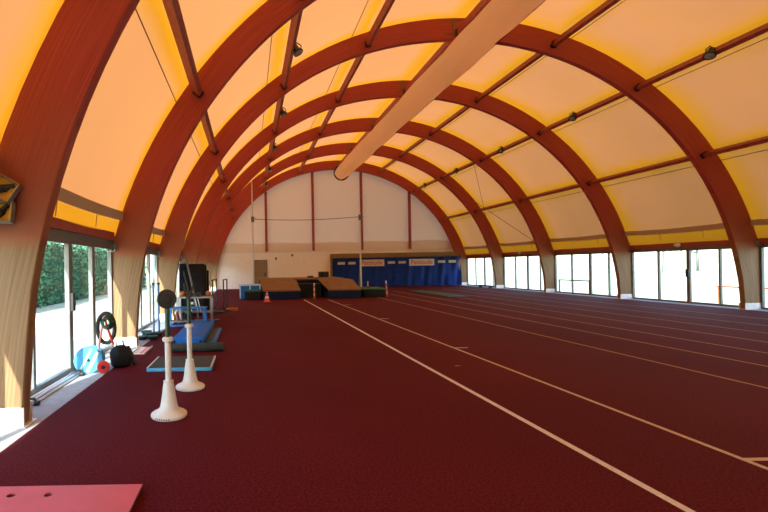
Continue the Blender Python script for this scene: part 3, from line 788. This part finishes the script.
# pale stripes and hub hole on the near disc
q = ax.to_track_quat('Z', 'Y').to_matrix().to_4x4(); q.translation = onax(.0785, .215)
for s0, s1 in ((-.055, -.02), (.045, .095)):
    vs = []
    for i in range(13):
        t = -.19+.38*i/12
        vs += [(s0, t, 0), (s1, t, 0), (s1, t, .003), (s0, t, .003)]
    m2 = q @ Matrix.Rotation(radians(-28), 4, 'Z')
    part(MB().box(s0, s1, -.17, .17, .0, .003, m2), 'stripe', 'paleblue', rl)
part(MB().disc(onax(.082, .215), ax, .022, .02, 16), 'hub', 'black', rl)
part(MB().disc(onax(-.10, .22, .06), ax, .19, .04, 32), 'reel_disc', 'lightblue', r)
part(MB().disc(onax(-.02, .215, .03), ax, .06, .13, 20), 'reel_core', 'black', r)
b = MB(); b.disc(Vector((.235, -.03, .098)), ax, .096, .05, 26); wh = part(b, 'wheel', 'red', r, 'red wheel')
part(MB().disc(Vector((.235, -.03, .098))+ax*.028, ax, .03, .012, 16), 'hub', 'black', wh)
part(MB().tube([(.225, .0, .098), (.16, .30, .098)], .014, 8), 'axle', 'steel', r)
part(MB().tube([(.12, .02, .12), (.165, .04, .48), (.225, .06, .86)], .018, 8), 'handle_tube', 'ribbon', r, 'pink handle tube')
part(MB().tube([(.37, .08, .42), (.29, .06, .66), (.24, .05, .87)], .02, 8), 'handle_tube', 'red', r, 'red handle tube')
# black hose loop and green coil hung on the handle
b = MB(); pts = [(.25+.135*cos(2*pi*k/28), .10, .68+.235*sin(2*pi*k/28)) for k in range(28)]
part(b.tube(pts, .032, 8, closed=True), 'hose_loop', 'black', r)
b = MB()
for j in range(4):
    pts = [(.28+(.09-.012*j)*cos(2*pi*k/22), .075-.02*j, .77+(.10-.012*j)*sin(2*pi*k/22)) for k in range(22)]; b.tube(pts, .019, 6, closed=True)
part(b, 'green_cord', 'greenpole', r)
r = thing('black_bag', 'black bulky bag between the reel cart and the second arch', 'bag', (-2.13, 7.42, 0))
b = MB(); prof = [(.10, 0), (.15, .03), (.165, .12), (.16, .22), (.13, .30), (.07, .345), (.02, .355)]
vs = []; n = 22
for rr, z in prof:
    for k in range(n):
        a = 2*pi*k/n; f = 1+.07*sin(3*a+z*9)+.05*sin(5*a-z*14); vs.append((rr*f*cos(a)*1.05, rr*f*sin(a), z))
b.add(vs, [(i*n+k, i*n+(k+1) % n, (i+1)*n+(k+1) % n, (i+1)*n+k) for i in range(len(prof)-1) for k in range(n)]+[tuple(range(n-1, -1, -1)), tuple((len(prof)-1)*n+k for k in range(n))], True)
part(b, 'sack', 'blackpad', r)
part(MB().tube([(-.06, -.02, .34), (-.05, -.03, .42), (.05, -.03, .42), (.06, -.02, .34)], .012, 6), 'carry_strap', 'black', r)
o = MB().rbox(-.028, .028, -.05, .05, 0, .34, .02, Matrix.Translation((-1.90, 7.50, .014)) @ Matrix.Rotation(radians(-24), 4, 'Y')).build('black_prop', M['black'], None); tag(o, 'black strut leaning on the right side of the black bag', 'strut')
r = thing('white_tray', 'flat white tray with red strip at the foot of the second arch', 'tray', (-2.12, 8.75, 0))
part(MB().box(-.10, .16, -.35, .35, .005, .022).box(-.10, -.085, -.35, .35, .022, .045).box(.145, .16, -.35, .35, .022, .045), 'pan', 'white', r)
part(MB().box(.05, .10, -.3, .3, .022, .03), 'red_strip', 'cone', r)

# slim uprights beside the second bay window, and loose plates
for x, y, lab in ((-2.36, 11.15, 'left of two slim blue uprights by the second left window'), (-2.25, 11.25, 'right of two slim blue uprights by the second left window')):
    r = thing('slim_upright', lab, 'stand', (x, y, 0), 0, 'slim blue uprights')
    part(MB().tube([(0, 0, .03), (0, 0, 1.22)], .022, 10), 'post', 'bluesteel', r)
    part(MB().box(-.03, .03, -.03, .03, 1.20, 1.25), 'cap', 'black', r)
    part(MB().lathe([(.05, 0), (.05, .02), (.03, .035)], 18), 'foot', 'black', r)
    part(MB().tube([(0, 0, .78), (-.10, -.02, .76)], .010, 6), 'peg', 'steel', r)
rnd = random.Random(3)
k = 0
for x, y in ((-2.42, 10.15), (-2.30, 10.42), (-2.17, 10.20), (-2.44, 10.72), (-2.2, 10.72)):
    for j in range(2 if k % 2 == 0 else 3):
        r_ = .10+.03*((k+j) % 2)
        mb = MB(); mb.lathe([(.02, 0), (r_-.02, 0), (r_, .008), (r_, .032), (r_-.02, .04), (.02, .04)], 24, caps=False)
        mb.lathe([(.02, .0), (.02, .04)], 24, caps=False)
        o = mb.build('weight_plate', M['teal' if (k+j) % 2 else 'black'], None); o.location = (x+rnd.uniform(-.02, .02), y, .006+.042*j)
        tag(o, 'dark round weight plate in the low pile below the slim blue uprights', 'weight', 'loose weight plates by the left window')
    k += 1

# blue bench frame with coloured plates
r = thing('blue_bench', 'blue steel bench frame with open shelf behind the blue mat', 'bench', (-1.70, 12.45, 0))
part(MB().box(-.56, .54, -.22, .22, .48, .52), 'top', 'bluesteel', r)
for x in (-.50, .48):
    for y in (-.18, .18): part(MB().box(x-.035, x+.035, y-.035, y+.035, .0, .48), 'leg', 'bluesteel', r)
part(MB().box(-.50, .48, -.20, .20, .13, .155), 'shelf', 'steel', r)
part(MB().box(-.55, .53, -.26, -.225, .01, .07), 'lower_rail', 'bluesteel', r)
cols = ('ochre', 'red', 'white', 'blackpad', 'lightblue', 'blackpad')
cnm = ('yellow', 'red', 'white', 'black', 'light blue', 'black')
for j, (c_, nm) in enumerate(zip(cols, cnm)):
    x = -.36+.10*j
    mt = Matrix.Translation((-1.70+x, 12.40, .157+.13)) @ Matrix.Rotation(radians(-18), 4, 'Y') @ Matrix.Rotation(pi/2, 4, 'Y')
    o = MB().lathe([(.11, -.016), (.13, -.01), (.13, .01), (.11, .016)], 22, mt).build('disc_weight', M[c_], None)
    tag(o, '%s disc leaning on the shelf of the blue bench%s' % (nm, (', left of the light blue one' if j == 3 else ', rightmost' if j == 5 else '')), 'weight', 'discs on the bench shelf')
# steel rack behind
r = thing('steel_rack', 'grey steel rack with rods behind the blue bench', 'rack', (-1.55, 13.25, 0))
for x in (-.50, .46):
    for y in (-.22, .22): part(MB().box(x-.025, x+.025, y-.025, y+.025, 0, .72), 'leg', 'steel', r)
part(MB().box(-.53, .49, -.24, .24, .72, .76), 'top_rail', 'steel', r)
part(MB().box(-.53, .49, -.24, .24, .30, .33), 'shelf', 'steel', r)
for x in (-.1, .08, .16): part(MB().tube([(x, -.2, .33), (x-.09, -.2, .71)], .012, 6), 'rod', 'alubright', r)
part(MB().box(-.20, -.05, -.262, -.245, .55, .62), 'tag_plate', 'white', r)
for x, lab in ((-1.95, 'orange leather ball, left one on the steel rack'), (-1.18, 'orange leather ball, right one on the steel rack')):
    o = MB().lathe([(.002, -.085)]+[(.085*sin(pi*t/10), -.085*cos(pi*t/10)) for t in range(1, 10)]+[(.002, .085)], 18).build('medicine_ball', M['orange'], None); o.location = (x, 13.22, .76+.085); tag(o, lab, 'ball', 'balls on the steel rack')
for j in range(3):
    o = MB().tube([(-.13, 0, 0), (.13, 0, 0)], .018, 8).disc((-.12, 0, 0), (1, 0, 0), .06, .09, 14).disc((.12, 0, 0), (1, 0, 0), .06, .09, 14).build('dumbbell', M['black'], None)
    o.location = (-1.72+.15*j*0+.0, 13.10+.13*j, .76+.06) if False else (-1.58, 13.09+.14*j, .82); tag(o, 'black dumbbell in the row on top of the steel rack', 'dumbbell', 'dumbbells on the steel rack')
# tall black folded mats behind the rack
for j, (x0, x1, y0, y1, h, tl, lab) in enumerate(((-2.30, -1.46, 14.9, 15.1, 1.74, -2, 'front one of the tall black padded mats standing behind the steel rack'),
                                              (-2.26, -1.42, 15.15, 15.35, 1.70, -1.5, 'middle one of the tall black padded mats standing behind the steel rack'),
                                              (-2.20, -1.36, 15.40, 15.6, 1.52, -1, 'rear, shortest one of the tall black padded mats behind the steel rack'))):
    r = thing('padded_mat', lab, 'mat', ((x0+x1)/2, y0, 0), 0, 'tall black padded mats'); r.rotation_euler = (radians(tl), 0, 0)
    wd = (x1-x0)/2
    part(MB().rbox(-wd, wd, 0, y1-y0, .008, h, .03), 'pad', 'blackpad', r)
    part(MB().box(-wd+.02, wd-.1, -.006, .002, h-.5, h-.44), 'strap', 'navy', r)
    part(MB().box(-wd+.05, -wd+.3, .02, .1, h-.02, h+.03), 'top_flap', 'blue', r)
o = MB().tube([(-2.00, 14.35, 2.02), (-1.78, 14.2, 1.08), (-1.58, 14.0, .02)], .030, 10).build('leaning_pole', M['alu'], None); tag(o, 'grey pole leaning in front of the tall black mats', 'pole')

# hurdle style frames
def hurdle(x, y, L, h, lab):
    r = thing('training_hurdle', lab, 'hurdle', (x, y, 0), radians(-5), 'dark steel frames before the end wall')
    for yy in (-L/2, L/2):
        part(MB().tube([(0, yy, .03), (0, yy, h)], .024, 10), 'upright', 'black', r)
        part(MB().box(-.22, .22, yy-.035, yy+.035, 0, .03), 'foot', 'black', r)
    part(MB().tube([(0, -L/2-.05, h), (0, L/2+.05, h)], .024, 10), 'top_bar', 'black', r)
    part(MB().tube([(0, -L/2, .12), (0, L/2, .12)], .018, 8), 'stretcher', 'black', r)
hurdle(-1.33, 17.6, 1.0, 1.12, 'dark steel frame right of the tall black mats')
hurdle(-.88, 17.0, .95, 1.14, 'dark steel frame farther right, standing free on the track')
o = MB().rbox(-.22, .22, -.14, .14, .003, .09, .02).build('wooden_block', M['orange'], None); o.location = (-.62, 16.7, 0); tag(o, 'low wooden block beside the freestanding dark frame', 'block')
for x, y, lab in ((-1.05, 15.9, 'black weight plate lying before the freestanding dark frame'), (-1.35, 16.3, 'black weight plate lying under the left dark frame')):
    o = MB().lathe([(.02, .0), (.19, .0), (.21, .012), (.21, .045), (.19, .055), (.02, .055)], 24, caps=False).lathe([(.02, 0), (.02, .055)], 24, caps=False).build('weight_plate', M['black'], None); o.location = (x, y, .004); tag(o, lab, 'weight')
o = MB().rbox(-.22, .22, -.12, .12, .003, .035, .012).build('blue_towel', M['blue'], None); o.location = (-1.12, 13.6, 0); tag(o, 'small blue pad on the floor right of the steel rack', 'pad')

# ------------------------------------------------------------------ outside
r = thing('hedge', 'tall green clipped hedge outside the left windows', 'hedge', (-10.3, 24, -.06))
part(MB().box(-.7, .7, -18, 18, 0, 3.0), 'inner_growth', 'hedgecore', r)
b = MB(); rn = random.Random(11)
for i in range(9000):
    y = rn.uniform(-18.2, 18.2)
    if rn.random() < .78: x = .72+rn.uniform(-.05, .22)+.12*sin(y*1.3); z = rn.uniform(0, 3.1)
    else: x = rn.uniform(-.8, .85); z = 3.0+rn.uniform(-.05, .25)+.08*sin(y*1.7)
    s_ = rn.uniform(.06, .13); u = Vector((rn.gauss(0, 1), rn.gauss(0, 1), rn.gauss(0, 1))).normalized(); v = u.orthogonal().normalized(); c = Vector((x, y, z))
    b.add([c-u*s_, c+v*s_*.6, c+u*s_, c-v*s_*.6], [(0, 1, 2, 3)])
part(b, 'leaves', 'hedge', r)
r = thing('shed', 'pale blue shed beyond the far left window', 'shed', (-7.2, 46, -.06))
part(MB().box(-2.6, 2.6, 0, 4, 0, 4.2), 'wall', 'shed', r)
part(MB().add([(-2.8, -.2, 4.2), (2.8, -.2, 4.2), (2.8, 4.2, 4.2), (-2.8, 4.2, 4.2), (-2.8, 2, 5.2), (2.8, 2, 5.2)], [(0, 1, 5, 4), (2, 3, 4, 5), (0, 4, 3), (1, 2, 5), (3, 2, 1, 0)]), 'roof', 'steel', r)
r = thing('railing', 'red tubular railing outside the right sliding doors', 'railing', (17.5, 15.3, -.06))
part(MB().tube([(0, -1.5, .62), (0, 1.5, .62)], .028, 8), 'rail', 'cone', r)
for y in (-1.4, 0, 1.45): part(MB().tube([(0, y, 0), (0, y, .62)], .025, 8), 'post', 'cone', r)
TL = ['pale tree outside right, seen through the pane beside the low transom', 'slim pale tree outside right, second from the far end', 'pale tree outside behind the middle of the sliding doors',
      'broad pale tree outside, right of the sliding door handle', 'tallest pale tree outside, nearest the third arch', 'distant pale tree seen through the farthest right window']
for j, (x, y, h) in enumerate(((48, 52, 6.0), (55, 66, 6.5), (62, 62, 6.2), (60, 54, 7.0), (52, 44, 7.2), (50, 92, 7.5))):
    r = thing('field_tree', TL[j], 'tree', (x, y, -.06), rn.uniform(0, 6), 'pale trees across the field')
    b = MB(); b.tube([(0, 0, 0), (.1, .05, h*.35), (-.05, .1, h*.7), (0, 0, h*.95)], [.20, .16, .10, .03], 8)
    tips = []
    for q in range(9):
        a = q*2.4; z = h*(.35+.06*q); L = h*(.33-.018*q); p = (cos(a)*L, sin(a)*L, z+L*.7); tips.append(p)
        b.tube([(0, 0, z), (p[0]*.5, p[1]*.5, z+L*.3), p], [.07, .05, .015], 5)
    part(b, 'trunk', 'bark', r)
    b = MB()
    for q in range(700):
        t = rn.choice(tips); c = Vector(t)+Vector((rn.gauss(0, .6), rn.gauss(0, .6), rn.gauss(0, .5))); s_ = rn.uniform(.08, .2)
        u = Vector((rn.gauss(0, 1), rn.gauss(0, 1), rn.gauss(0, 1))).normalized(); v = u.orthogonal().normalized()
        b.add([c-u*s_, c+v*s_*.6, c+u*s_, c-v*s_*.6], [(0, 1, 2, 3)])
    part(b, 'foliage', 'palefol', r)
